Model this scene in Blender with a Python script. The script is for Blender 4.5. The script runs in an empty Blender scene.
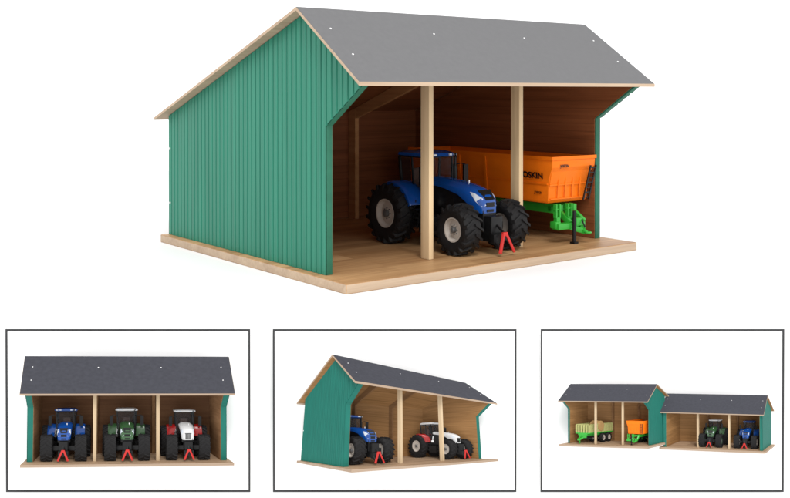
import bpy, bmesh, math, random
from mathutils import Vector, Matrix
random.seed(7)
sc = bpy.context.scene
COL = sc.collection
PI = math.pi
R = math.radians

# ------------------------------------------------------------------ camera
F, PYC, TI = 988.81443, 100.93411, 0.00973      # focal length and principal row for a 790 x 498 frame
H = 0.24255                                       # camera height above the plinth top
cam_d = bpy.data.cameras.new('camera'); cam = bpy.data.objects.new('camera', cam_d); COL.objects.link(cam)
cam_d.sensor_width = 36.0; cam_d.lens = F / 790 * 36.0
cam_d.shift_y = -(249.0 - PYC) / 790.0
cam_d.clip_start = 0.01; cam_d.clip_end = 100
cam.location = (0, 0, H); cam.rotation_euler = (PI / 2 - TI, 0, 0)
sc.camera = cam

def inv(px, py, Y):
    v = (PYC - py) / F; ct, st = math.cos(TI), math.sin(TI)
    z = (v * ct * Y - st * Y) / (ct + v * st)
    return ((px - 395) / F * (ct * Y - st * z), Y, z + H)

# ------------------------------------------------------------------ materials
def new_mat(name, col, rough=.6, spec=.3, metal=0.0):
    m = bpy.data.materials.new(name); m.use_nodes = True
    b = m.node_tree.nodes['Principled BSDF']
    b.inputs['Base Color'].default_value = (*col, 1)
    b.inputs['Roughness'].default_value = rough
    b.inputs['Specular IOR Level'].default_value = spec
    b.inputs['Metallic'].default_value = metal
    return m

def mco(nt, scale):
    a = nt.nodes.new('ShaderNodeAttribute'); a.attribute_name = 'mco'
    mp = nt.nodes.new('ShaderNodeMapping'); mp.inputs['Scale'].default_value = scale
    nt.links.new(a.outputs['Vector'], mp.inputs['Vector'])
    return mp

def wood(name, dark, light, axis='x', rough=.55, spec=.25, plank=None, bands=None):
    """grain running along one axis of the model, with optional glued planks"""
    m = new_mat(name, light, rough, spec); nt = m.node_tree; L = nt.links; N = nt.nodes
    b = N['Principled BSDF']
    lo, hi = 7, 190
    sc3 = {'x': (lo, hi, hi), 'y': (hi, lo, hi), 'z': (hi, hi, lo)}[axis]
    mp = mco(nt, sc3)
    n1 = N.new('ShaderNodeTexNoise'); n1.inputs['Scale'].default_value = 1.0; n1.inputs['Detail'].default_value = 5
    n1.inputs['Distortion'].default_value = .6
    L.new(mp.outputs[0], n1.inputs['Vector'])
    mp2 = mco(nt, tuple(s * .16 for s in sc3))
    n2 = N.new('ShaderNodeTexNoise'); n2.inputs['Scale'].default_value = 1.0; n2.inputs['Detail'].default_value = 2
    L.new(mp2.outputs[0], n2.inputs['Vector'])
    add = N.new('ShaderNodeMath'); add.operation = 'ADD'
    L.new(n1.outputs['Fac'], add.inputs[0]); L.new(n2.outputs['Fac'], add.inputs[1])
    src = add
    if plank:
        pm = mco(nt, plank)
        fl = N.new('ShaderNodeVectorMath'); fl.operation = 'FLOOR'; L.new(pm.outputs[0], fl.inputs[0])
        wn = N.new('ShaderNodeTexWhiteNoise'); L.new(fl.outputs[0], wn.inputs['Vector'])
        mu = N.new('ShaderNodeMath'); mu.operation = 'MULTIPLY'; mu.inputs[1].default_value = .42
        L.new(wn.outputs['Value'], mu.inputs[0])
        ad2 = N.new('ShaderNodeMath'); ad2.operation = 'ADD'
        L.new(add.outputs[0], ad2.inputs[0]); L.new(mu.outputs[0], ad2.inputs[1]); src = ad2
        off = .21
    else:
        off = 0
    rp = N.new('ShaderNodeMapRange'); rp.inputs['From Min'].default_value = .68 + off; rp.inputs['From Max'].default_value = 1.3 + off
    L.new(src.outputs[0], rp.inputs['Value'])
    mx = N.new('ShaderNodeMix'); mx.data_type = 'RGBA'
    mx.inputs[6].default_value = (*dark, 1); mx.inputs[7].default_value = (*light, 1)
    L.new(rp.outputs[0], mx.inputs[0])
    out = mx.outputs[2]
    if bands:                                     # thin dark joints between boards
        bm_ = mco(nt, (1, 1, 1)); sp = N.new('ShaderNodeSeparateXYZ'); L.new(bm_.outputs[0], sp.inputs[0])
        ax, step, width = bands
        md = N.new('ShaderNodeMath'); md.operation = 'PINGPONG'; md.inputs[1].default_value = step / 2
        L.new(sp.outputs[ax], md.inputs[0])
        lt = N.new('ShaderNodeMath'); lt.operation = 'LESS_THAN'; lt.inputs[1].default_value = width
        L.new(md.outputs[0], lt.inputs[0])
        mx2 = N.new('ShaderNodeMix'); mx2.data_type = 'RGBA'
        mx2.inputs[7].default_value = (*[c * .8 for c in dark], 1)
        L.new(out, mx2.inputs[6]); L.new(lt.outputs[0], mx2.inputs[0]); out = mx2.outputs[2]
    L.new(out, b.inputs['Base Color'])
    bp = N.new('ShaderNodeBump'); bp.inputs['Strength'].default_value = .15; bp.inputs['Distance'].default_value = .0006
    L.new(n1.outputs['Fac'], bp.inputs['Height']); L.new(bp.outputs[0], b.inputs['Normal'])
    return m

def mottled(name, col, amount=.12, scale=60, rough=.55, spec=.3, metal=0.0, rvar=.1, bump=0.0, stretch=(1, 1, 1)):
    m = new_mat(name, col, rough, spec, metal); nt = m.node_tree; L = nt.links; N = nt.nodes
    b = N['Principled BSDF']
    mp = mco(nt, tuple(scale * s for s in stretch))
    n = N.new('ShaderNodeTexNoise'); n.inputs['Scale'].default_value = 1; n.inputs['Detail'].default_value = 6
    L.new(mp.outputs[0], n.inputs['Vector'])
    rp = N.new('ShaderNodeMapRange'); rp.inputs['From Min'].default_value = .3; rp.inputs['From Max'].default_value = .7
    L.new(n.outputs['Fac'], rp.inputs['Value'])
    mx = N.new('ShaderNodeMix'); mx.data_type = 'RGBA'
    mx.inputs[6].default_value = (*[c * (1 - amount) for c in col], 1)
    mx.inputs[7].default_value = (*[min(1, c * (1 + amount)) for c in col], 1)
    L.new(rp.outputs[0], mx.inputs[0]); L.new(mx.outputs[2], b.inputs['Base Color'])
    rr = N.new('ShaderNodeMapRange'); rr.inputs['To Min'].default_value = max(0, rough - rvar); rr.inputs['To Max'].default_value = min(1, rough + rvar)
    L.new(n.outputs['Fac'], rr.inputs['Value']); L.new(rr.outputs[0], b.inputs['Roughness'])
    if bump:
        bp = N.new('ShaderNodeBump'); bp.inputs['Strength'].default_value = .3; bp.inputs['Distance'].default_value = bump
        L.new(n.outputs['Fac'], bp.inputs['Height']); L.new(bp.outputs[0], b.inputs['Normal'])
    return m

M = {}
M['white'] = mottled('white_paint', (.95, .95, .95), .01, 8, .9, .0)
M['plinth'] = mottled('matt_white_paint', (.77, .77, .77), .01, 8, .95, .0)
M['border'] = mottled('frame_grey', (.045, .045, .047), .05, 90, .7, .1)
# main shed
M['floor'] = wood('floor_plywood', (.30, .155, .065), (.53, .32, .155), 'x', .45, .25, plank=(9, 28, 1))
M['edge'] = wood('plywood_edge', (.37, .265, .185), (.49, .37, .26), 'x', .6, .2)
M['post'] = wood('post_pine', (.52, .375, .215), (.68, .51, .31), 'z', .6, .2)
M['lining_x'] = wood('lining_wood', (.17, .052, .018), (.28, .095, .035), 'x', .5, .25, bands=(2, .012, .0003))
M['lining_y'] = wood('side_lining_wood', (.17, .052, .018), (.28, .095, .035), 'y', .5, .25, bands=(2, .012, .0003))
M['rafter'] = wood('rafter_wood', (.42, .20, .08), (.56, .30, .13), 'y', .6, .2)
M['green'] = mottled('green_paint', (.022, .182, .118), .17, 40, .42, .22, bump=.0002, stretch=(1, 6, .12))
M['green_edge'] = mottled('green_edge_paint', (.024, .13, .08), .1, 60, .55, .2)
M['roof'] = mottled('grey_laminate', (.118, .118, .122), .06, 130, .6, .15, bump=.0001)
M['screw'] = new_mat('zinc_screw', (.75, .75, .75), .35, .5, .3)
# the framed sheds
M['s_roof'] = mottled('slate_laminate', (.048, .049, .059), .1, 90, .7, .06)
M['s_green'] = mottled('teal_paint', (.010, .13, .10), .12, 30, .5, .2, stretch=(1, 6, .6))
M['s_floor'] = wood('small_floor_plywood', (.28, .18, .11), (.45, .31, .2), 'x', .6, .15, plank=(9, 28, 1))
M['s_edge'] = wood('small_plywood_edge', (.29, .21, .15), (.40, .30, .22), 'x', .6, .1)
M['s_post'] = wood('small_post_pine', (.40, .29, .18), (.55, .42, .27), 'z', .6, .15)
M['s_lin_x'] = wood('small_lining_wood', (.19, .095, .034), (.31, .165, .065), 'x', .6, .15, bands=(2, .018, .0004))
M['s_lin_y'] = wood('small_side_lining_wood', (.19, .095, .034), (.31, .165, .065), 'y', .6, .15, bands=(2, .018, .0004))
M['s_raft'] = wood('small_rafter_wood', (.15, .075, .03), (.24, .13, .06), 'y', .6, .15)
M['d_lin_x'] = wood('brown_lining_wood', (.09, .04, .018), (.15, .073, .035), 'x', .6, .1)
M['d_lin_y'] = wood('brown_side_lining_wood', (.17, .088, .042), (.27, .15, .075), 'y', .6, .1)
# vehicles
M['rubber'] = mottled('tyre_rubber', (.009, .0085, .009), .3, 300, .62, .22, bump=.0002)
M['black'] = mottled('black_plastic', (.005, .005, .0055), .2, 200, .4, .28)
M['rim_white'] = mottled('white_rim', (.42, .38, .34), .06, 200, .45, .3)
M['rim_dark'] = mottled('dark_green_rim', (.02, .05, .025), .1, 200, .4, .4)
M['hub'] = mottled('grey_hub', (.09, .09, .09), .1, 200, .35, .5)
M['blue'] = mottled('blue_enamel', (.004, .055, .26), .05, 60, .16, .5, rvar=.04)
M['tgreen'] = mottled('dark_green_enamel', (.03, .085, .03), .05, 60, .28, .5, rvar=.04)
M['red'] = mottled('red_enamel', (.32, .008, .008), .05, 60, .25, .5, rvar=.04)
M['twhite'] = mottled('white_enamel', (.55, .55, .55), .03, 60, .3, .4, rvar=.04)
M['hitchred'] = mottled('red_plastic', (.5, .022, .018), .06, 90, .45, .35)
M['orange'] = mottled('orange_enamel', (.80, .165, .006), .05, 50, .42, .15)
M['orange_in'] = mottled('orange_inside_enamel', (.36, .05, .006), .06, 50, .5, .3)
M['lime'] = mottled('bright_green_enamel', (.025, .33, .03), .06, 60, .35, .45)
M['cream'] = mottled('cream_boards', (.36, .36, .14), .12, 120, .6, .2)
M['straw'] = mottled('straw', (.36, .22, .09), .35, 400, .9, .05, bump=.001)
M['lamp'] = new_mat('clear_lamp', (.5, .54, .6), .12, .8)
M['amber'] = new_mat('amber_lamp', (.6, .2, .02), .2, .6)
M['seat'] = mottled('seat_cloth', (.16, .1, .08), .2, 200, .8, .2)
M['chrome'] = new_mat('chrome', (.7, .7, .7), .18, .5, .9)
g = bpy.data.materials.new('tinted_glass'); g.use_nodes = True
gb = g.node_tree.nodes['Principled BSDF']; gb.inputs['Base Color'].default_value = (.03, .035, .04, 1)
gb.inputs['Roughness'].default_value = .03; gb.inputs['Alpha'].default_value = .38
gb.inputs['Specular IOR Level'].default_value = .12
M['glass'] = g

# ------------------------------------------------------------------ mesh builder
class MB:
    def __init__(s):
        s.v = []; s.f = []; s.m = []; s.bev = 0; s.smooth = False
    def add(s, vs, fs, mi=0):
        o = len(s.v); s.v += [tuple(v) for v in vs]; s.f += [tuple(i + o for i in f) for f in fs]; s.m += [mi] * len(fs)
        return s
    def box(s, x0, x1, y0, y1, z0, z1, mi=0):
        return s.add([(x0, y0, z0), (x1, y0, z0), (x1, y1, z0), (x0, y1, z0), (x0, y0, z1), (x1, y0, z1), (x1, y1, z1), (x0, y1, z1)],
                     [(0, 3, 2, 1), (4, 5, 6, 7), (0, 1, 5, 4), (1, 2, 6, 5), (2, 3, 7, 6), (3, 0, 4, 7)], mi)
    def prism_x(s, pts, x0, x1, mi=0):            # pts in (y, z)
        n = len(pts)
        vs = [(x0, y, z) for y, z in pts] + [(x1, y, z) for y, z in pts]
        fs = [tuple(range(n - 1, -1, -1)), tuple(range(n, 2 * n))] + [(i, (i + 1) % n, n + (i + 1) % n, n + i) for i in range(n)]
        return s.add(vs, fs, mi)
    def bar(s, a, b, w, h=None, mi=0):            # square bar between two points
        h = h or w
        a = Vector(a); b = Vector(b); d = (b - a).normalized()
        up = Vector((0, 0, 1)) if abs(d.z) < .95 else Vector((0, 1, 0))
        r = d.cross(up).normalized() * w / 2; u = r.normalized().cross(d).normalized() * h / 2
        vs = [p + q for p in (a, b) for q in (-r - u, r - u, r + u, -r + u)]
        return s.add(vs, [(0, 3, 2, 1), (4, 5, 6, 7), (0, 1, 5, 4), (1, 2, 6, 5), (2, 3, 7, 6), (3, 0, 4, 7)], mi)
    def tube(s, pts, r, n=10, mi=0, closed=False):
        pts = [Vector(p) for p in pts]; vs = []; fs = []
        for i, p in enumerate(pts):
            q0 = pts[i - 1] if (i or closed) else p
            q1 = pts[(i + 1) % len(pts)] if (i < len(pts) - 1 or closed) else p
            d = (q1 - q0).normalized()
            up = Vector((0, 0, 1)) if abs(d.z) < .9 else Vector((1, 0, 0))
            a = d.cross(up).normalized(); b = a.cross(d)
            vs += [p + (a * math.cos(2 * PI * k / n) + b * math.sin(2 * PI * k / n)) * r for k in range(n)]
        m = len(pts)
        for i in range(m if closed else m - 1):
            j = (i + 1) % m
            fs += [(i * n + k, i * n + (k + 1) % n, j * n + (k + 1) % n, j * n + k) for k in range(n)]
        if not closed:
            fs += [tuple(range(n))[::-1], tuple((m - 1) * n + k for k in range(n))]
        return s.add(vs, fs, mi)
    def lathe_x(s, c, prof, n=40, mi=0, cap=False):   # prof: (x, r), turned about the x axis through c
        vs = []; fs = []
        for x, r in prof:
            vs += [(c[0] + x, c[1] + r * math.cos(2 * PI * k / n), c[2] + r * math.sin(2 * PI * k / n)) for k in range(n)]
        for i in range(len(prof) - 1):
            fs += [(i * n + k, i * n + (k + 1) % n, (i + 1) * n + (k + 1) % n, (i + 1) * n + k) for k in range(n)]
        if cap:
            fs += [tuple(range(n)), tuple((len(prof) - 1) * n + k for k in range(n))[::-1]]
        return s.add(vs, fs, mi)
    def rings(s, rs, mi=0, cap=True):             # loft through rings with the same number of points
        n = len(rs[0]); vs = [p for r in rs for p in r]; fs = []
        for i in range(len(rs) - 1):
            fs += [(i * n + k, i * n + (k + 1) % n, (i + 1) * n + (k + 1) % n, (i + 1) * n + k) for k in range(n)]
        if cap: fs += [tuple(range(n))[::-1], tuple((len(rs) - 1) * n + k for k in range(n))]
        return s.add(vs, fs, mi)

class Node:
    def __init__(s, name, mb=None, mats=None, kids=None, bev=0, smooth=False, label=None):
        s.name, s.mb, s.mats, s.kids, s.bev, s.smooth, s.label = name, mb, mats or [], kids or [], bev, smooth, label
    def kid(s, *a, **k):
        n = Node(*a, **k); s.kids.append(n); return n

def make_mesh(node, pos, rigid, origin):
    me = bpy.data.meshes.new(node.name); bm = bmesh.new()
    vs = [bm.verts.new(v) for v in node.mb.v]
    for f, mi in zip(node.mb.f, node.mb.m):
        try:
            fc = bm.faces.new([vs[i] for i in f]); fc.material_index = mi
        except ValueError: pass
    bmesh.ops.recalc_face_normals(bm, faces=bm.faces)
    if node.bev and rigid:
        es = [e for e in bm.edges if len(e.link_faces) == 2 and e.calc_face_angle(0) > .5]
        bmesh.ops.bevel(bm, geom=es, offset=node.bev, segments=2, affect='EDGES', profile=.6, clamp_overlap=True)
    co = [tuple(v.co) for v in bm.verts]
    for v in bm.verts:
        v.co = Vector(pos(v.co)) - origin
    if node.smooth or (node.bev and rigid):
        for f in bm.faces: f.smooth = True
    bm.to_mesh(me); bm.free()
    if node.smooth or (node.bev and rigid): me.set_sharp_from_angle(angle=R(38))
    at = me.attributes.new('mco', 'FLOAT_VECTOR', 'POINT')
    at.data.foreach_set('vector', [c for p in co for c in p])
    for m in node.mats: me.materials.append(M[m])
    return me

def build(node, label, cat, group=None, frame=None, local=None, kind=None):
    """frame: a rigid Matrix, or a function that lays the model out as relief; local: the thing's own matrix inside the shed"""
    local = local or Matrix.Identity(4)
    rigid = isinstance(frame, Matrix)
    if rigid:
        mat = frame @ local; pos = lambda p: p; origin = Vector((0, 0, 0))
    else:
        pos = lambda p: frame(local @ Vector(p)); origin = Vector(pos((0, 0, 0)))
        mat = Matrix.Translation(origin)
    root = bpy.data.objects.new(node.name, None if node.mb is None else make_mesh(node, pos, rigid, origin))
    root.empty_display_size = .02
    COL.objects.link(root); root.matrix_world = mat
    if label: root['label'] = label
    if cat: root['category'] = cat
    if group: root['group'] = group
    if kind: root['kind'] = kind
    def rec(n, par):
        o = bpy.data.objects.new(n.name, make_mesh(n, pos, rigid, origin)); COL.objects.link(o); o.parent = par
        if n.label: o['label'] = n.label
        for k in n.kids: rec(k, o)
    for k in node.kids: rec(k, root)
    return root

# ------------------------------------------------------------------ the shed
DN = ['W', 't', 'xl', 'yf', 'yb', 'h1', 'tw', 'xol', 'yr', 'HR', 'ye', 'HE', 'yeb', 'HB', 'rt', 'px1', 'px2', 'yp', 'pw']
LEN = .54
def shed(dims, mt, nstrip, tube_posts=.008, mount=None):
    d = dict(zip(DN, dims)); W, t, xl, yf, yb, h1, tw, xol, yr, HR, ye, HE, yeb, HB, rt, px1, px2, yp, pw = [d[k] for k in DN]
    xr = LEN - xl; xor_ = LEN - xol
    def und(y, e=0.0):                           # underside of the roof
        if y <= yr: return HE + (HR - HE) * (y - ye) / (yr - ye) - rt - e
        return HR + (HB - HR) * (y - yr) / (yeb - yr) - rt - e
    n = Node('toy_shed')
    b = MB(); b.box(0, LEN, 0, W, -t, 0, 1)
    n.kid('base_board', b, [mt['floor'], mt['edge']], bev=.0006)
    # top sheet of the base carries the floor grain
    b = MB(); b.box(.0008, LEN - .0008, .0008, W - .0008, .0001, .0004)
    n.kids[-1].kid('floor_sheet', b, [mt['floor']])
    ys = ye + .008
    prof = [(yf, .0005), (yb, .0005), (yb, und(yb, .0004)), (yr, und(yr, .0006)), (ys, und(ys, .0004)), (yf, h1)]
    def low(y): return .0005 if y >= yf - 1e-6 else h1 + (und(ys, .0004) - h1) * (yf - y) / (yf - ys)
    for side in (0, 1):
        x0, x1 = (xl, xl + tw) if side == 0 else (xr - tw, xr)
        out = x0 if side == 0 else x1; sgn = -1 if side == 0 else 1
        core = MB(); core.prism_x(prof, x0 + (.001 if side == 0 else 0), x1 - (.001 if side == 1 else 0))
        wn = n.kid('side_wall', core, [mt['green_edge']], bev=.0004)
        # cladding: a folded sheet of narrow boards
        cols = []; step = (yb - ys) / nstrip
        for i in range(nstrip):
            a = ys + i * step
            for q, hh in ((.0, 0), (.13, 0), (.2, .0016), (.93, .0016)): cols.append((a + q * step, hh))
        cols.append((yb, 0))
        for extra in (yf, yr): cols.append((extra, .0016))
        cols.sort()
        c = MB(); vs = []
        for y, hh in cols:
            x = out - sgn * .0009 + sgn * hh
            vs += [(x, y, low(y) + .0002), (x, y, und(y, .0008))]
        # give the sheet a step at yf: duplicate column
        fs = [(2 * i, 2 * i + 2, 2 * i + 3, 2 * i + 1) for i in range(len(cols) - 1)]
        c.add(vs, fs)
        wn.kid('cladding', c, [mt['green']])
        # wooden lining inside
        ins = x1 if side == 0 else x0; a, bb = (ins, ins + .0012) if side == 0 else (ins - .0012, ins)
        e = .0015
        pr = [(yf + e, .0008), (yb - .001, .0008), (yb - .001, und(yb, .001)), (yr, und(yr, .001)), (ys + e * 2, und(ys + e * 2, .001)), (yf + e, h1 + .001)]
        l = MB(); l.prism_x(pr, a, bb); wn.kid('lining', l, [mt['lin_y']])
        if side == 0:
            for z in (.052, .14):
                s_ = MB(); s_.lathe_x((out - .0006, yb - .006, z * yb / .52), [(-.0008, 0), (-.0008, .0018), (.0006, .0018)], 12)
                wn.kid('screw', s_, [mt['screw']], smooth=True)
    b = MB(); b.prism_x([(yb - .009, .0005), (yb - .0012, .0005), (yb - .0012, und(yb - .0012, .0003)), (yb - .009, und(yb - .009, .0003))], xl + tw + .0013, xr - tw - .0013)
    n.kid('back_wall', b, [mt['lin_x']])
    # roof: two slabs, wooden edge under a grey sheet
    for k, (ya, za, yc, zc) in enumerate(((ye, HE, yr, HR), (yr, HR, yeb, HB))):
        b = MB(); b.prism_x([(ya, za - rt), (yc, zc - rt), (yc, zc), (ya, za)], xol, xor_)
        rn = n.kid('roof_panel', b, [mt['edge']])
        q = .0005
        s_ = MB(); s_.prism_x([(ya + (q if k == 0 else 0), za + .00005), (yc - (0 if k == 0 else q), zc + .00005), (yc - (0 if k == 0 else q), zc + .0005), (ya + (q if k == 0 else 0), za + .0005)], xol + q, xor_ - q)
        rn.kid('roof_sheet', s_, [mt['roof']])
        # boards under the slab; widened on framed sheds, brown painting shade under the overhang
        s_ = MB(); s_.prism_x([(ya + .012 if k == 0 else ya, und(ya + .012 if k == 0 else ya + 1e-5) - .0008), (yc if k == 0 else yc - .012, und(yc if k == 0 else yc - .012) - .0008),
                               (yc if k == 0 else yc - .012, und(yc if k == 0 else yc - .012) - .0001), (ya + .012 if k == 0 else ya, und(ya + .012 if k == 0 else ya + 1e-5) - .0001)], *((xl + tw + .002, xr - tw - .002) if not mount else (xol + .001, xor_ - .001)))
        rn.kid('ceiling_board', s_, [mt['lin_x']])
        if k == 0:
            nrm = Vector((0, -(HR - HE), yr - ye)).normalized()
            for sx, fr in ((.022, .3), (.022, .65), (px1 + .003, .31), (px2 + .003, .31), (LEN - .024, .3), (LEN - .024, .65)):
                y = yr + (ye - yr) * fr; z = HR + (HE - HR) * fr
                p = Vector((sx, y, z)); s_ = MB(); u = Vector((1, 0, 0)); w = nrm.cross(u)
                rr = .0014
                rg = [[p + nrm * h + (u * math.cos(2 * PI * j / 12) + w * math.sin(2 * PI * j / 12)) * r for j in range(12)] for h, r in ((.0002, rr), (.001, rr), (.0014, rr * .5))]
                s_.rings(rg); rn.kid('screw', s_, [mt['screw']], smooth=True)
    # three-part wooden frames between the bays
    pd = .018 if tube_posts > .007 else .013
    for px in (px1, px2):
        a, c = (px, px + tube_posts) if not mount else (px - pw / 2 - tube_posts / 2, px - pw / 2 + tube_posts / 2)
        b = MB(); b.prism_x([(yp, .0006), (yp + pd, .0006), (yp + pd, und(yp + pd, .0012)), (yp, und(yp, .0012))], a, c)
        n.kid('post', b, [mt['post']], bev=.0008)
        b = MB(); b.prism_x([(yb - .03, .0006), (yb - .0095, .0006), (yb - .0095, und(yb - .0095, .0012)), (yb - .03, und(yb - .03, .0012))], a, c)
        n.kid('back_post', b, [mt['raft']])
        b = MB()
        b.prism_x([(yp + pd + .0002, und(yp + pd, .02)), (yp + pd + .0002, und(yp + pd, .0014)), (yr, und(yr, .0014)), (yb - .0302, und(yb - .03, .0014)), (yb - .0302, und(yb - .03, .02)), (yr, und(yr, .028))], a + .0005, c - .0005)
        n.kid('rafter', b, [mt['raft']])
    if mount:
        b = MB(); b.box(*mount); n.kid('mount_block', b, ['white'])
    return n

MAINMT = dict(floor='floor', edge='edge', green='green', green_edge='green_edge', lin_x='lining_x', lin_y='lining_y', roof='roof', screw='screw', post='post', raft='rafter')
SMT = dict(floor='s_floor', edge='s_edge', green='s_green', green_edge='s_green', lin_x='s_lin_x', lin_y='s_lin_y', roof='s_roof', screw='screw', post='s_post', raft='s_raft')

# ------------------------------------------------------------------ wheels
def wheel(parent, c, r, w, side, rim='rim_white', lugs=18, hub=True):
    """tyre with chevron lugs, dished rim and hub; side = which way the dish faces"""
    rr = r * (.47 if r > .033 else .55); n = 36
    hw = w / 2; base = r * .93
    t = MB()
    t.lathe_x(c, [(-hw * .72, rr), (-hw, rr + (base - rr) * .45), (-hw * .96, rr + (base - rr) * .8), (-hw * .78, base * .985), (-hw * .3, base), (hw * .3, base), (hw * .78, base * .985), (hw * .96, rr + (base - rr) * .8), (hw, rr + (base - rr) * .45), (hw * .72, rr)], n)
    for k in range(lugs):                         # V-shaped tread bars
        for s in (-1, 1):
            a0 = 2 * PI * (k + (.25 if s > 0 else -.25)) / lugs
            da = 2 * PI / lugs
            vs = []
            for (x, a, ri, ro, wd) in ((s * hw * .04, a0 + da * .45, base * .97, r, .13), (s * hw * .55, a0 + da * .1, base * .97, r, .15), (s * hw * 1.0, a0 - da * .2, base * .9, r * .975, .19)):
                for aa, q in ((a - da * wd, ri), (a + da * wd, ri), (a + da * wd * .75, ro), (a - da * wd * .75, ro)):
                    vs.append((c[0] + x, c[1] - q * math.cos(aa), c[2] + q * math.sin(aa)))
            # shoulder drop of the bar
            for aa, q in ((a0 - da * .2 - da * .17, base * .8), (a0 - da * .2 + da * .17, base * .8), (a0 - da * .2 + da * .15, base * .86), (a0 - da * .2 - da * .15, base * .86)):
                vs.append((c[0] + s * hw * 1.04, c[1] - q * math.cos(aa), c[2] + q * math.sin(aa)))
            fs = [(0, 1, 2, 3), (12, 15, 14, 13)]
            for i in range(3):
                o = 4 * i; fs += [(o + j, o + (j + 1) % 4, o + 4 + (j + 1) % 4, o + 4 + j) for j in range(4)]
            t.add(vs, fs)
    wn = Node('wheel', t, ['rubber'], smooth=True); wn.name = 'wheel'
    parent.kids.append(wn)
    m = MB(); s = side
    m.lathe_x(c, [(s * hw * .70, rr * 1.03), (s * hw * .80, rr * 1.02), (s * hw * .78, rr * .93), (s * hw * .45, rr * .86), (s * hw * .38, rr * .8), (s * hw * .5, rr * .45), (s * hw * .52, rr * .3), (s * hw * .5, 0)], 32)
    m.lathe_x(c, [(-s * hw * .70, rr * 1.03), (-s * hw * .6, rr * .9), (-s * hw * .2, rr * .85), (-s * hw * .2, 0)], 32)
    wn.kid('rim', m, [rim], smooth=True)
    if hub:
        m = MB(); m.lathe_x(c, [(s * hw * .45, rr * .26), (s * hw * .78, rr * .24), (s * hw * .85, rr * .16), (s * hw * .85, 0)], 20)
        for k in range(8):
            a = 2 * PI * k / 8; m.lathe_x((c[0], c[1] + rr * .38 * math.cos(a), c[2] + rr * .38 * math.sin(a)), [(s * hw * .45, rr * .05), (s * hw * .6, rr * .05), (s * hw * .6, 0)], 6)
        wn.kid('hub', m, ['hub'], smooth=True)
    return wn

# ------------------------------------------------------------------ tractor
def sect(y, hb, ht, z0, z1, ch):
    return [(-hb, y, z0), (-hb * 1.02, y, z0 + (z1 - z0) * .55), (-ht, y, z1 - ch), (-ht + ch * .9, y, z1 - ch * .2), (-ht * .3, y, z1), (ht * .3, y, z1), (ht - ch * .9, y, z1 - ch * .2), (ht, y, z1 - ch), (hb * 1.02, y, z0 + (z1 - z0) * .55), (hb, y, z0)]

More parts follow.
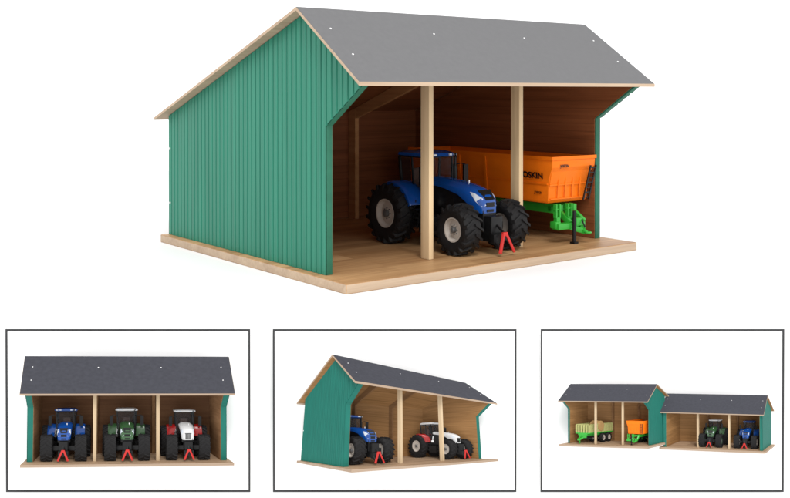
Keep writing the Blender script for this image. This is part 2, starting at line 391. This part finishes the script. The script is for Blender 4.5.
def tractor(body, fender, roofm, rim='rim_white', hood=None, grille_style='wide', front_fenders=False):
    hood = hood or body
    n = Node('toy_tractor')
    b = MB()
    b.box(-.013, .013, -.163, .012, .034, .062); b.box(-.019, .019, -.05, .03, .03, .066)
    b.box(-.036, .036, -.153, -.142, .030, .042); b.box(-.036, .036, -.012, .012, .034, .054)
    b.box(-.011, .011, -.178, -.15, .018, .054); b.box(-.0172, .0172, -.105, -.05, .05, .090); b.box(-.0171, .0171, -.128, -.1052, .05, .083); b.box(-.0165, .0165, -.15, -.128, .05, .078)
    b.box(-.016, .016, .02, .04, .03, .07)
    n.kid('chassis', b, ['black'], bev=.0015)
    # bonnet
    b = MB()
    b.rings([sect(-.048, .0192, .0172, .0925, .1025, .005), sect(-.085, .0194, .0174, .088, .1005, .005), sect(-.115, .0190, .0172, .081, .0965, .005),
             sect(-.137, .0184, .0166, .069, .0925, .005), sect(-.152, .0172, .0155, .0605, .0875, .005), sect(-.160, .0150, .0135, .0575, .0815, .004), sect(-.1635, .0112, .0105, .0575, .0755, .003)])
    hn = n.kid('bonnet', b, [hood], smooth=True)
    g_ = MB()
    if grille_style == 'wide':
        g_.add([(-.0080, -.1632, .0762), (.0080, -.1632, .0762), (.0118, -.1500, .0887), (-.0118, -.1500, .0887), (-.0080, -.1648, .0765), (.0080, -.1648, .0765), (.0118, -.1512, .0895), (-.0118, -.1512, .0895)],
               [(0, 1, 2, 3), (4, 7, 6, 5), (0, 4, 5, 1), (1, 5, 6, 2), (2, 6, 7, 3), (3, 7, 4, 0)])
        g_.box(-.0075, .0075, -.1646, -.160, .0665, .0725); g_.box(-.0065, .0065, -.1645, -.160, .059, .0625)
    else:
        for k in range(4): g_.box(-.0076 + k * .0042, -.0050 + k * .0042, -.1655, -.155, .060, .0745)
        g_.box(-.009, .009, -.1652, -.16, .0745, .076)
    hn.kid('grille', g_, ['black'])
    for s in (-1, 1):                              # swept headlight wrapping round the nose
        b = MB(); b.add([(s * .0085, -.1647, .0685), (s * .0145, -.1615, .0665), (s * .0182, -.1520, .0745), (s * .0176, -.1400, .0865), (s * .0165, -.1480, .0855), (s * .0130, -.1600, .0795)] +
                        [(s * .008, -.160, .0685), (s * .012, -.158, .0665), (s * .0155, -.149, .0745), (s * .0150, -.139, .0865), (s * .014, -.146, .0855), (s * .011, -.157, .0795)],
                        [(0, 1, 2, 5), (2, 3, 4, 5), (6, 11, 8, 7), (8, 11, 10, 9), (0, 6, 7, 1), (1, 7, 8, 2), (2, 8, 9, 3), (3, 9, 10, 4), (4, 10, 11, 5), (5, 11, 6, 0)])
        n.kid('headlight', b, ['lamp'])
    b = MB(); b.tube([(.006, -.112, .0955), (.006, -.112, .1005)], .0014, 8); hn.kid('cap', b, ['chrome'])
    # cab
    cf = MB()
    zc = .1315
    P_ = [(-.024, -.056, .066), (-.023, .008, .066), (-.027, -.050, zc), (-.026, .012, zc)]
    for s in (1, -1):
        a0, b0, a1, b1 = [(p[0] * s, p[1], p[2]) for p in P_]
        cf.bar(a0, a1, .003); cf.bar(b0, b1, .0036); cf.bar((s * .0245, -.022, .07), (s * .0275, -.02, zc), .0024)
        cf.bar(a0, b0, .0036); cf.bar(a1, b1, .003)
        cf.bar(a0, (s * .024, -.052, .05), .004)
    cf.bar((-.027, -.05, zc), (.027, -.05, zc), .003); cf.bar((-.026, .012, zc), (.026, .012, zc), .003)
    cf.bar((-.024, -.056, .067), (.024, -.056, .067), .004); cf.bar((-.023, .008, .067), (.023, .008, .067), .004)
    cf.box(-.023, .023, -.055, .007, .058, .066)
    n.kid('cab_frame', cf, ['black'])
    for s in (-1, 1):
        b = MB(); b.add([(s * .0245, -.054, .069), (s * .0235, .007, .069), (s * .0262, .011, .129), (s * .0272, -.049, .129)], [(0, 1, 2, 3)])
        n.kid('side_window', b, ['glass'])
    b = MB(); b.add([(-.0225, -.0565, .069), (.0225, -.0565, .069), (.0255, -.0508, .129), (-.0255, -.0508, .129)], [(0, 1, 2, 3)])
    n.kid('windscreen', b, ['glass'])
    def rr(hx, y0, y1, z, c):
        return [(-hx + c, y0, z), (hx - c, y0, z), (hx, y0 + c, z), (hx, y1 - c, z), (hx - c, y1, z), (-hx + c, y1, z), (-hx, y1 - c, z), (-hx, y0 + c, z)]
    b = MB(); b.rings([rr(.029, -.056, .014, .1315, .008), rr(.0315, -.060, .018, .1330, .009), rr(.0305, -.058, .017, .1370, .009), rr(.024, -.048, .011, .1400, .009)])
    rn = n.kid('cab_roof', b, [roofm], smooth=True)
    for s in (-1, 1):
        for k in (0, 1):
            b = MB(); x = s * (.024 - k * .009); b.box(x - .0026, x + .0026, -.0612, -.0575, .1335, .1362)
            rn.kid('work_light', b, ['lamp'])
        b = MB(); b.tube([(s * .026, -.055, .118), (s * .036, -.060, .121), (s * .0435, -.062, .119)], .0009, 6)
        b.box(s * .043 - .0045, s * .043 + .0045, -.0645, -.0615, .092, .119)
        n.kid('mirror', b, ['black'])
    b = MB(); b.box(-.011, .011, -.02, .0, .075, .084); b.box(-.010, .010, -.004, .002, .084, .112)
    n.kid('seat', b, ['seat'], bev=.002)
    b = MB(); b.tube([(0, -.042, .07), (0, -.036, .092)], .002, 8); b.tube([(.008 * math.cos(2 * PI * k / 14), -.0355 + .003 * math.sin(2 * PI * k / 14), .0925 + .007 * math.sin(2 * PI * k / 14)) for k in range(14)], .0009, 6, closed=True)
    n.kid('steering_wheel', b, ['black'], smooth=True)
    b = MB(); b.tube([(.0215, -.064, .085), (.0215, -.064, .118)], .0032, 12); b.tube([(.0215, -.064, .118), (.0215, -.0645, .131), (.0235, -.062, .136)], .0018, 10)
    n.kid('exhaust', b, ['black'], smooth=True)
    b = MB(); b.tube([(-.026, -.058, .063), (-.029, -.060, .072), (-.026, -.06, .083)], .0022, 8); b.box(-.031, -.024, -.062, -.054, .06, .068)
    n.kid('side_fitting', b, ['chrome'], smooth=True)
    # rear fenders
    for s in (-1, 1):
        rs = []
        for k in range(11):
            a = R(20 + k * 13); ro = .0505; ri = .049
            cy, cz = -math.cos(a), math.sin(a)
            xi, xo = s * .021, s * .052
            rs.append([(xi, cy * ro, .044 + cz * ro), (xo - s * .003, cy * ro, .044 + cz * ro), (xo, cy * (ro - .002), .044 + cz * (ro - .002)), (xo, cy * (ro - .006), .044 + cz * (ro - .006)), (xo - s * .0015, cy * (ri - .004), .044 + cz * (ri - .004)), (xi, cy * ri, .044 + cz * ri)])
        b = MB(); b.rings(rs); n.kid('fender', b, [fender], smooth=True)
        b = MB(); b.box(s * .034 - .012, s * .034 + .012, -.093, -.058, .022, .048) if s < 0 else b.box(.022, .045, -.09, -.058, .024, .05)
        n.kid('fuel_tank' if s > 0 else 'step_box', b, ['black'], bev=.003)
        b = MB()
        for z in (.03, .042, .054): b.box(*sorted((s * .030, s * .050)), -.058, -.046, z, z + .002)
        b.bar((s * .049, -.059, .028), (s * .040, -.059, .068), .0016); b.bar((s * .049, -.045, .028), (s * .040, -.045, .068), .0016)
        n.kid('ladder', b, ['black'])
        if front_fenders:
            rs = []
            for k in range(7):
                a = R(35 + k * 17); ro = .0385
                rs.append([(s * .033, -.135 - math.cos(a) * ro, .035 + math.sin(a) * ro), (s * .059, -.135 - math.cos(a) * ro, .035 + math.sin(a) * ro), (s * .059, -.135 - math.cos(a) * (ro - .0015), .035 + math.sin(a) * (ro - .0015)), (s * .033, -.135 - math.cos(a) * (ro - .0015), .035 + math.sin(a) * (ro - .0015))])
            b = MB(); b.rings(rs); n.kid('front_fender', b, ['black'], smooth=True)
    for s in (-1, 1):
        wheel(n, (s * .0505, 0, .0458), .0455, .034, s, rim, 18)
        wheel(n, (s * .0455, -.148, .0364), .0362, .031, s, rim, 16)
    # front linkage with the red coupling triangle
    b = MB()
    b.box(-.0135, .0135, -.186, -.176, .016, .03)
    for s in (-1, 1): b.bar((s * .011, -.178, .026), (s * .0105, -.1965, .009), .003, .004)
    b.bar((0, -.172, .045), (0, -.1935, .031), .0028)
    n.kid('front_linkage', b, ['black'], bev=.0006)
    b = MB()
    for s in (-1, 1): b.bar((s * .0022, -.1935, .0315), (s * .0135, -.1985, .005), .0042, .0036)
    b.box(-.0045, .0045, -.1955, -.1915, .028, .0335)
    n.kid('coupling_triangle', b, ['hitchred'], bev=.0007)
    b = MB()
    for s in (-1, 1): b.bar((s * .012, .03, .035), (s * .015, .058, .024), .003)
    b.box(-.003, .003, .04, .06, .045, .05)
    n.kid('rear_linkage', b, ['black'])
    return n

# ------------------------------------------------------------------ orange tipping trailer
def text_node(txt, size, fn, mat='black'):
    cu = bpy.data.curves.new('t', 'FONT'); cu.body = txt; cu.size = size; cu.extrude = 0; cu.align_x = 'LEFT'; cu.offset = size * .04
    o = bpy.data.objects.new('t', cu); COL.objects.link(o)
    dg = bpy.context.evaluated_depsgraph_get(); me = bpy.data.meshes.new_from_object(o.evaluated_get(dg))
    b = MB(); b.add([fn(v.co.x, v.co.y) for v in me.vertices], [tuple(p.vertices) for p in me.polygons])
    bpy.data.objects.remove(o); bpy.data.curves.remove(cu); bpy.data.meshes.remove(me)
    return b

def tipper(small=False):
    n = Node('toy_trailer')
    lv = [(.060, .0420, .016), (.064, .0435, .0135), (.090, .0440, .012), (.104, .0452, .008), (.115, .0475, .001), (.130, .0480, .0)]
    LB = .345
    def ring(z, h, y0, ins=0): return [(-h + ins, y0 + ins, z), (h - ins, y0 + ins, z), (h - ins, LB - ins, z), (-h + ins, LB - ins, z)]
    b = MB()
    rs = [ring(z, h, y) for z, h, y in lv] + [ring(.130, .048, 0, .0022), ring(.115, .0475, .001, .0025), ring(.066, .0425, .014, .003)]
    b.rings(rs, 0, True)
    bn = n.kid('tub', b, ['orange'], bev=.0007)
    b = MB()                                       # rim rail and pressed ribs
    for s in (-1, 1):
        b.box(*sorted((s * .0482, s * .0498)), -.0012, LB + .001, .1265, .1315)
        b.box(*sorted((s * .0442, s * .0456)), .014, LB, .0885, .0905)
        for k in range(1, 5):
            y = .02 + k * (LB - .03) / 5
            b.add([(s * .0432, y, .062), (s * .0432, y + .006, .062), (s * .0485, y + .006, .126), (s * .0485, y, .126), (s * .0445, y, .062), (s * .0445, y + .006, .062), (s * .0497, y + .006, .126), (s * .0497, y, .126)],
                  [(0, 1, 2, 3), (4, 7, 6, 5), (0, 4, 5, 1), (1, 5, 6, 2), (2, 6, 7, 3), (3, 7, 4, 0)]) if k > 1 else None
    b.box(-.0482, .0482, -.0014, -.0002, .1265, .1315)
    b.box(-.043, .040, .0100, .0118, .0868, .0888)
    b.box(-.040, .030, .0114, .0135, .0655, .0672)
    for x in (-.026, -.010, .006, .022): b.add([(x, .0118, .067), (x + .0025, .0118, .067), (x + .0025, .0085, .1035), (x, .0085, .1035), (x, .0108, .067), (x + .0025, .0108, .067), (x + .0025, .0075, .1035), (x, .0075, .1035)],
                  [(0, 1, 2, 3), (4, 7, 6, 5), (0, 4, 5, 1), (1, 5, 6, 2), (2, 6, 7, 3), (3, 7, 4, 0)])
    bn.kid('ribs', b, ['orange'])
    if not small:
        b = text_node('JOSKIN', .0135, lambda u, v: (-.0466 - (v - .0) * .115 - .0006, .067 - u * 1.08, .0975 + v * .93)); bn.kid('side_lettering', b, ['black'])
        b = text_node('JOSKIN', .0058, lambda u, v: (-.031 + u, -.0004, .1150 + v)); bn.kid('front_lettering', b, ['black'])
        b = text_node('JOSKIN', .005, lambda u, v: (-.0450 - .0006, .040 - u, .074 + v)); bn.kid('decal', b, ['black'])
    # chassis
    b = MB()
    for s in (-1, 1):
        b.box(*sorted((s * .012, s * .019)), .012, LB - .01, .042, .056)
        b.bar((s * .0155, .02, .047), (s * .0155, -.006, .030), .006, .009)
    for y in (.03, .12, .2, .3): b.box(-.019, .019, y, y + .008, .044, .054)
    b.box(-.045, .014, -.010, .004, .022, .031)
    b.box(-.047, -.036, -.006, .006, .024, .034)
    n.kid('chassis', b, ['lime'], bev=.001)
    b = MB()
    b.bar((-.020, -.004, .026), (-.001, -.017, .019), .007, .008); b.bar((.010, -.004, .026), (.001, -.017, .019), .007, .008)
    b.bar((0, -.013, .019), (.0005, -.023, .017), .008, .006)
    b.tube([(.0005 + .0042 * math.cos(2 * PI * k / 12), -.027 + .0042 * math.sin(2 * PI * k / 12), .017) for k in range(12)], .0017, 6, closed=True)
    b.box(-.009, .004, -.013, -.003, .026, .038)
    n.kid('drawbar', b, ['lime'], bev=.001)
    for x in (-.038, -.012):
        b = MB(); b.box(x - .004, x + .004, -.003, .003, .030, .040); b.box(x - .005, x - .0025, -.003, .003, .0395, .060); b.box(x + .0025, x + .005, -.003, .003, .0395, .060)
        b.tube([(x - .006, 0, .052), (x + .006, 0, .052)], .0015, 8)
        n.kid('tub_bracket', b, ['lime'])
    b = MB(); b.tube([(-.0155, -.014, .003), (-.0155, -.014, .050)], .0028, 12); b.box(-.020, -.011, -.0185, -.0095, .0004, .003)
    n.kid('jack_stand', b, ['black'], smooth=True)
    b = MB()
    for x in (.029, .041): b.bar((x - .002, .006, .062), (x + .003, -.005, .116), .0022)
    for k in range(7):
        q = (k + .5) / 7; b.bar((.027 + .005 * q, .006 - .011 * q, .062 + .054 * q), (.039 + .005 * q, .006 - .011 * q, .062 + .054 * q), .0016)
    n.kid('ladder', b, ['black'])
    b = MB(); b.tube([(.006, .02, .046), (.002, .0, .038), (.003, -.012, .036), (.002, -.02, .024)], .0012, 6)
    n.kid('hydraulic_hose', b, ['black'], smooth=True)
    b = MB(); b.box(-.036, .036, .214, .222, .026, .034); b.box(-.036, .036, .286, .294, .026, .034); b.box(-.016, -.010, .19, .32, .03, .044); b.box(.010, .016, .19, .32, .03, .044)
    n.kid('axles', b, ['black'])
    for s in (-1, 1):
        for y in (.218, .290): wheel(n, (s * .036, y, .0302), .030, .022, s, 'lime', 14)
    for s in (-1, 1):
        b = MB(); b.box(*sorted((s * .03, s * .044)), LB - .004, LB + .002, .05, .058); n.kid('rear_lamp', b, ['red'])
    return n

# ------------------------------------------------------------------ slatted wagon
def wagon():
    n = Node('toy_wagon'); LB = .30
    b = MB(); b.box(-.046, .046, 0, LB, .058, .064); n.kid('deck', b, ['lime'])
    b = MB()
    for s in (-1, 1): b.box(*sorted((s * .012, s * .019)), .01, LB - .01, .044, .057); b.bar((s * .016, .02, .048), (s * .003, -.045, .026), .007, .008)
    b.box(-.022, .022, -.004, .01, .034, .05); b.box(-.03, .03, .0, .006, .05, .058); b.box(-.006, .006, -.05, -.038, .022, .032); b.box(-.014, -.008, -.02, -.012, .002, .04)
    n.kid('drawbar', b, ['lime'])
    def rack(p0, p1, cnt):
        q = MB(); p0 = Vector(p0); p1 = Vector(p1)
        for k in range(cnt + 1):
            p = p0.lerp(p1, k / cnt); q.bar(p + Vector((0, 0, .064)), p + Vector((0, 0, .112)), .0075, .002) if False else q.bar(p + Vector((0, 0, .064)), p + Vector((0, 0, .110)), .0078)
        q.bar(p0 + Vector((0, 0, .112)), p1 + Vector((0, 0, .112)), .0035); q.bar(p0 + Vector((0, 0, .068)), p1 + Vector((0, 0, .068)), .0035)
        return q
    n.kid('front_rack', rack((-.043, .002, 0), (.043, .002, 0), 5), ['cream'])
    n.kid('side_rack', rack((-.043, .02, 0), (-.043, LB - .01, 0), 14), ['cream'])
    n.kid('side_rack', rack((.043, .02, 0), (.043, LB - .01, 0), 14), ['cream'])
    b = MB(); b.box(-.036, .036, .05, .057, .024, .032); b.box(-.036, .036, .22, .227, .024, .032); b.box(-.01, .01, .04, .26, .03, .046); n.kid('axles', b, ['black'])
    for s in (-1, 1):
        for y in (.18, .25): wheel(n, (s * .037, y, .0282), .028, .02, s, 'rim_white', 12)
    return n

def bale():
    b = MB(); rs = []
    for i in range(9):
        x = -.03 + .06 * i / 8; e = 1 if 0 < i < 8 else .9
        rs.append([(x, (.03 + random.uniform(-.002, .002)) * e * math.cos(2 * PI * k / 18), .03 + (.029 + random.uniform(-.002, .002)) * e * math.sin(2 * PI * k / 18)) for k in range(18)])
    b.rings(rs)
    return Node('straw_bale', b, ['straw'])

# ------------------------------------------------------------------ the main shed and what stands in it
X0, Y0, TH = -.05799, 1.1767, .65886
MAIN = Matrix.Translation((X0, Y0, .01157 + .0003)) @ Matrix.Rotation(TH, 4, 'Z')
MD = [.52136, .01157, .01266, .06227, .52147, .1874, .00976, -.0033, .10708, .33809, -.03045, .24173, .53822, .1886, .00422, .18694, .35943, .07102, .01478]
MD[4] = .5170
build(shed(MD, MAINMT, 46), 'large open-fronted toy shed with green grooved walls and light grey roof above the frames', 'toy shed', 'toy farm sheds', MAIN)
def loc(x, y, rz=0, s=1, z=.0005): return Matrix.Translation((x, y, z)) @ Matrix.Rotation(rz, 4, 'Z') @ Matrix.Scale(s, 4)
build(tractor('blue', 'blue', 'blue'), 'big blue toy tractor parked between the two posts of the large shed', 'toy tractor', 'toy tractors', MAIN, loc(.291, .224))
build(tipper(), 'orange tipping trailer with black lettering and green drawbar in the large shed', 'toy trailer', 'toy trailers', MAIN, loc(.4685, .062))

# ------------------------------------------------------------------ plinth (surface the shed rests on)
YP = 1.160; S = YP / F
b = MB(); b.box(-3.2, 3.2, YP, 3.0, -1.6, 0)
build(Node('plinth', b, ['plinth']), None, None, None, Matrix.Identity(4), None, 'structure')

# ------------------------------------------------------------------ three framed relief pictures on the front of the plinth
def picture_frame(x0, x1, y0, y1, label):
    Yf = YP - .0095; a = inv(x0, y1, Yf); c = inv(x1, y0, Yf); w = 1.7 * S
    n = Node('picture_frame'); b = MB()
    cx, cz = (a[0] + c[0]) / 2, (a[2] + c[2]) / 2; hx, hz = (c[0] - a[0]) / 2, (c[2] - a[2]) / 2
    vs = []
    for y in (0, .0014):
        vs += [(-hx, y, -hz), (hx, y, -hz), (hx, y, hz), (-hx, y, hz), (-hx + w, y, -hz + w), (hx - w, y, -hz + w), (hx - w, y, hz - w), (-hx + w, y, hz - w)]
    fs = []
    for k in range(4):
        j = (k + 1) % 4
        fs += [(k, j, 4 + j, 4 + k), (8 + k, 12 + k, 12 + j, 8 + j), (k, 8 + k, 8 + j, j), (4 + k, 4 + j, 12 + j, 12 + k)]
    b.add(vs, fs); n.kid('border', b, ['border'])
    b = MB(); b.box(-hx + w + .0001, hx - w - .0001, .0009, .0015, -hz + w + .0001, hz - w - .0001); b.box(-hx + .0004, hx - .0004, .00152, .0092, -hz + .0004, hz - .0004); n.kid('white_card', b, ['white'])
    build(n, label, 'picture frame', 'thin grey picture frames', Matrix.Translation((cx, Yf, cz)))
picture_frame(6.0, 250.0, 329.3, 492.2, 'thin grey frame around the small shed that holds three tractors')
picture_frame(273.0, 516.6, 329.3, 492.2, 'thin grey frame around the shed seen from its left corner')
picture_frame(540.6, 784.4, 329.3, 492.2, 'thin grey frame around the two joined sheds of different height')

KAP, GAP = .35, .004
def relief(pose, W, cu, cv, fwd=0.0):
    f, ti, X, Y, Z, th = pose
    c, s = math.cos(th), math.sin(th); ct, st = math.cos(ti), math.sin(ti)
    yfar = Y + .04 + max(0, LEN * s) + W * c; ym = Y + .25
    def T(p):
        x = X + c * p[0] - s * p[1]; y = Y + s * p[0] + c * p[1]; z = Z + p[2]
        yy = ct * y - st * z; zz = st * y + ct * z
        w = -KAP * f * ym * (1 / yy - 1 / yfar)
        return ((cu + f * x / yy - 395) * S, YP - GAP - fwd + w * S, (PYC - (cv - f * zz / yy)) * S + H)
    return T

D1 = [0.3481, 0.0068, 0.0104, 0.0724, 0.3409, 0.1409, 0.0147, -0.0023, 0.1109, 0.2753, -0.0072, 0.1773, 0.3813, 0.1839, 0.0043, 0.1887, 0.3533, 0.0734, 0.0101]
P1 = [1223.30365, -0.08091, -0.22687, 3.24726, 0.15371, 0.10714]
D2 = [0.3435, 0.006, 0.0095, 0.057, 0.335, 0.1421, 0.0137, -0.005, 0.1152, 0.2782, -0.01, 0.1844, 0.3739, 0.1813, 0.0049, 0.1875, 0.3489, 0.0543, 0.0213]
P2 = [281.46758, -0.22368, -0.08781, 0.62681, 0.05251, 0.65995]
D3 = [0.445, 0.0113, 0.0176, 0.1009, 0.408, 0.202, 0.0098, -0.0021, 0.1855, 0.3494, -0.0102, 0.2523, 0.43, 0.2780, 0.0054, 0.2075, 0.374, 0.0681, 0.0151]
P3 = [1327.68369, -0.08019, -0.65774, 7.98693, 0.45579, -0.37083]
D4 = [0.335, 0.0108, 0.0168, 0.0219, 0.3290, 0.1786, 0.014, 0.0053, 0.1301, 0.27, -0.0137, 0.1814, 0.3706, 0.1762, 0.0043, 0.1949, 0.3564, 0.0505, 0.0113]
P4 = [1146.62252, -0.04636, -0.05519, 6.07398, 0.09057, -0.35624]
T1 = relief(P1, .36, 128, 411, .004); T2 = relief(P2, .36, 394.7, 411, .004)
T3 = relief(P3, .52, 662.4, 411, .006); T4 = relief(P4, .36, 662.4, 411, .003)

def mnt(d): return (.22, .32, d[4], d[0] + .03, .03, .12)
sheds = 'toy farm sheds'; tr = 'toy tractors'
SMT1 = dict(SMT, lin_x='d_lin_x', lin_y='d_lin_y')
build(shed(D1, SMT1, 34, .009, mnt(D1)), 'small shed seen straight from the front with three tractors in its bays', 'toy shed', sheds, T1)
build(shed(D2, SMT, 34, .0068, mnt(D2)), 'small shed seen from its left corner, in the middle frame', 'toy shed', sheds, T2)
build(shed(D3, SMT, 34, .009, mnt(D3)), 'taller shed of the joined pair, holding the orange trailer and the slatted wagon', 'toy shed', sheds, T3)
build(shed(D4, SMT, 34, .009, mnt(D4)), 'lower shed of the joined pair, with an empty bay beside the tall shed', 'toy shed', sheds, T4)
blue = lambda: tractor('blue', 'blue', 'blue')
green = lambda: tractor('tgreen', 'tgreen', 'twhite', 'rim_dark')
white = lambda: tractor('red', 'red', 'twhite', 'rim_white', 'twhite', 'bars')
build(blue(), 'blue tractor facing straight out in the left bay of the front-view shed', 'toy tractor', tr, T1, loc(.104, .225, 0, .97))
build(green(), 'dark green tractor in the centre bay of the front-view shed', 'toy tractor', tr, T1, loc(.268, .225, 0, .97))
build(white(), 'white and red tractor facing front in the right bay of the front-view shed', 'toy tractor', tr, T1, loc(.428, .225, 0, .94))
build(blue(), 'blue tractor just behind the teal wall of the corner-view shed', 'toy tractor', tr, T2, loc(.102, .235, 0, .95))
build(white(), 'white and red tractor seen side-on behind the posts of the corner-view shed', 'toy tractor', tr, T2, loc(.440, .225, 0, .90))
build(green(), 'dark green tractor in the centre bay of the lower joined shed', 'toy tractor', tr, T4, loc(.252, .222, 0, .97))
build(blue(), 'blue tractor in the lower joined shed next to its outer teal wall', 'toy tractor', tr, T4, loc(.430, .222, 0, .95))
build(tipper(True), 'orange tipping trailer with green drawbar in the tall shed of the joined pair', 'toy trailer', 'toy trailers', T3, loc(.437, .085, 0, 1.05))
build(wagon(), 'green wagon with cream slatted sides in the left bay of the tall joined shed', 'toy wagon', None, T3, loc(.115, .085, -.15, 1))
build(bale(), 'tan straw bale lying on the slatted wagon in the tall joined shed', 'straw bale', None, T3, loc(.155, .22, -.15, 1.1, .066))

# ------------------------------------------------------------------ light: a bright white tent and one soft key lamp
wd = bpy.data.worlds.new('World'); sc.world = wd; wd.use_nodes = True
bg = wd.node_tree.nodes['Background']; bg.inputs[0].default_value = (1, 1, 1, 1); bg.inputs[1].default_value = 1.45
def area(name, locn, target, size, power, col=(1, 1, 1)):
    l = bpy.data.lights.new(name, 'AREA'); l.shape = 'DISK'; l.size = size; l.energy = power; l.color = col
    o = bpy.data.objects.new(name, l); COL.objects.link(o); o.location = locn
    o.rotation_euler = (Vector(target) - Vector(locn)).to_track_quat('-Z', 'Y').to_euler()
    return o
area('key_softbox', (.4, -.45, 1.9), (.05, 1.35, .05), .9, 40, (1, .985, .96))

sc.view_settings.view_transform = 'Standard'; sc.view_settings.look = 'None'; sc.view_settings.exposure = 0; sc.view_settings.gamma = 1
sc.render.engine = 'CYCLES'; sc.cycles.max_bounces = 8; sc.cycles.use_denoising = True
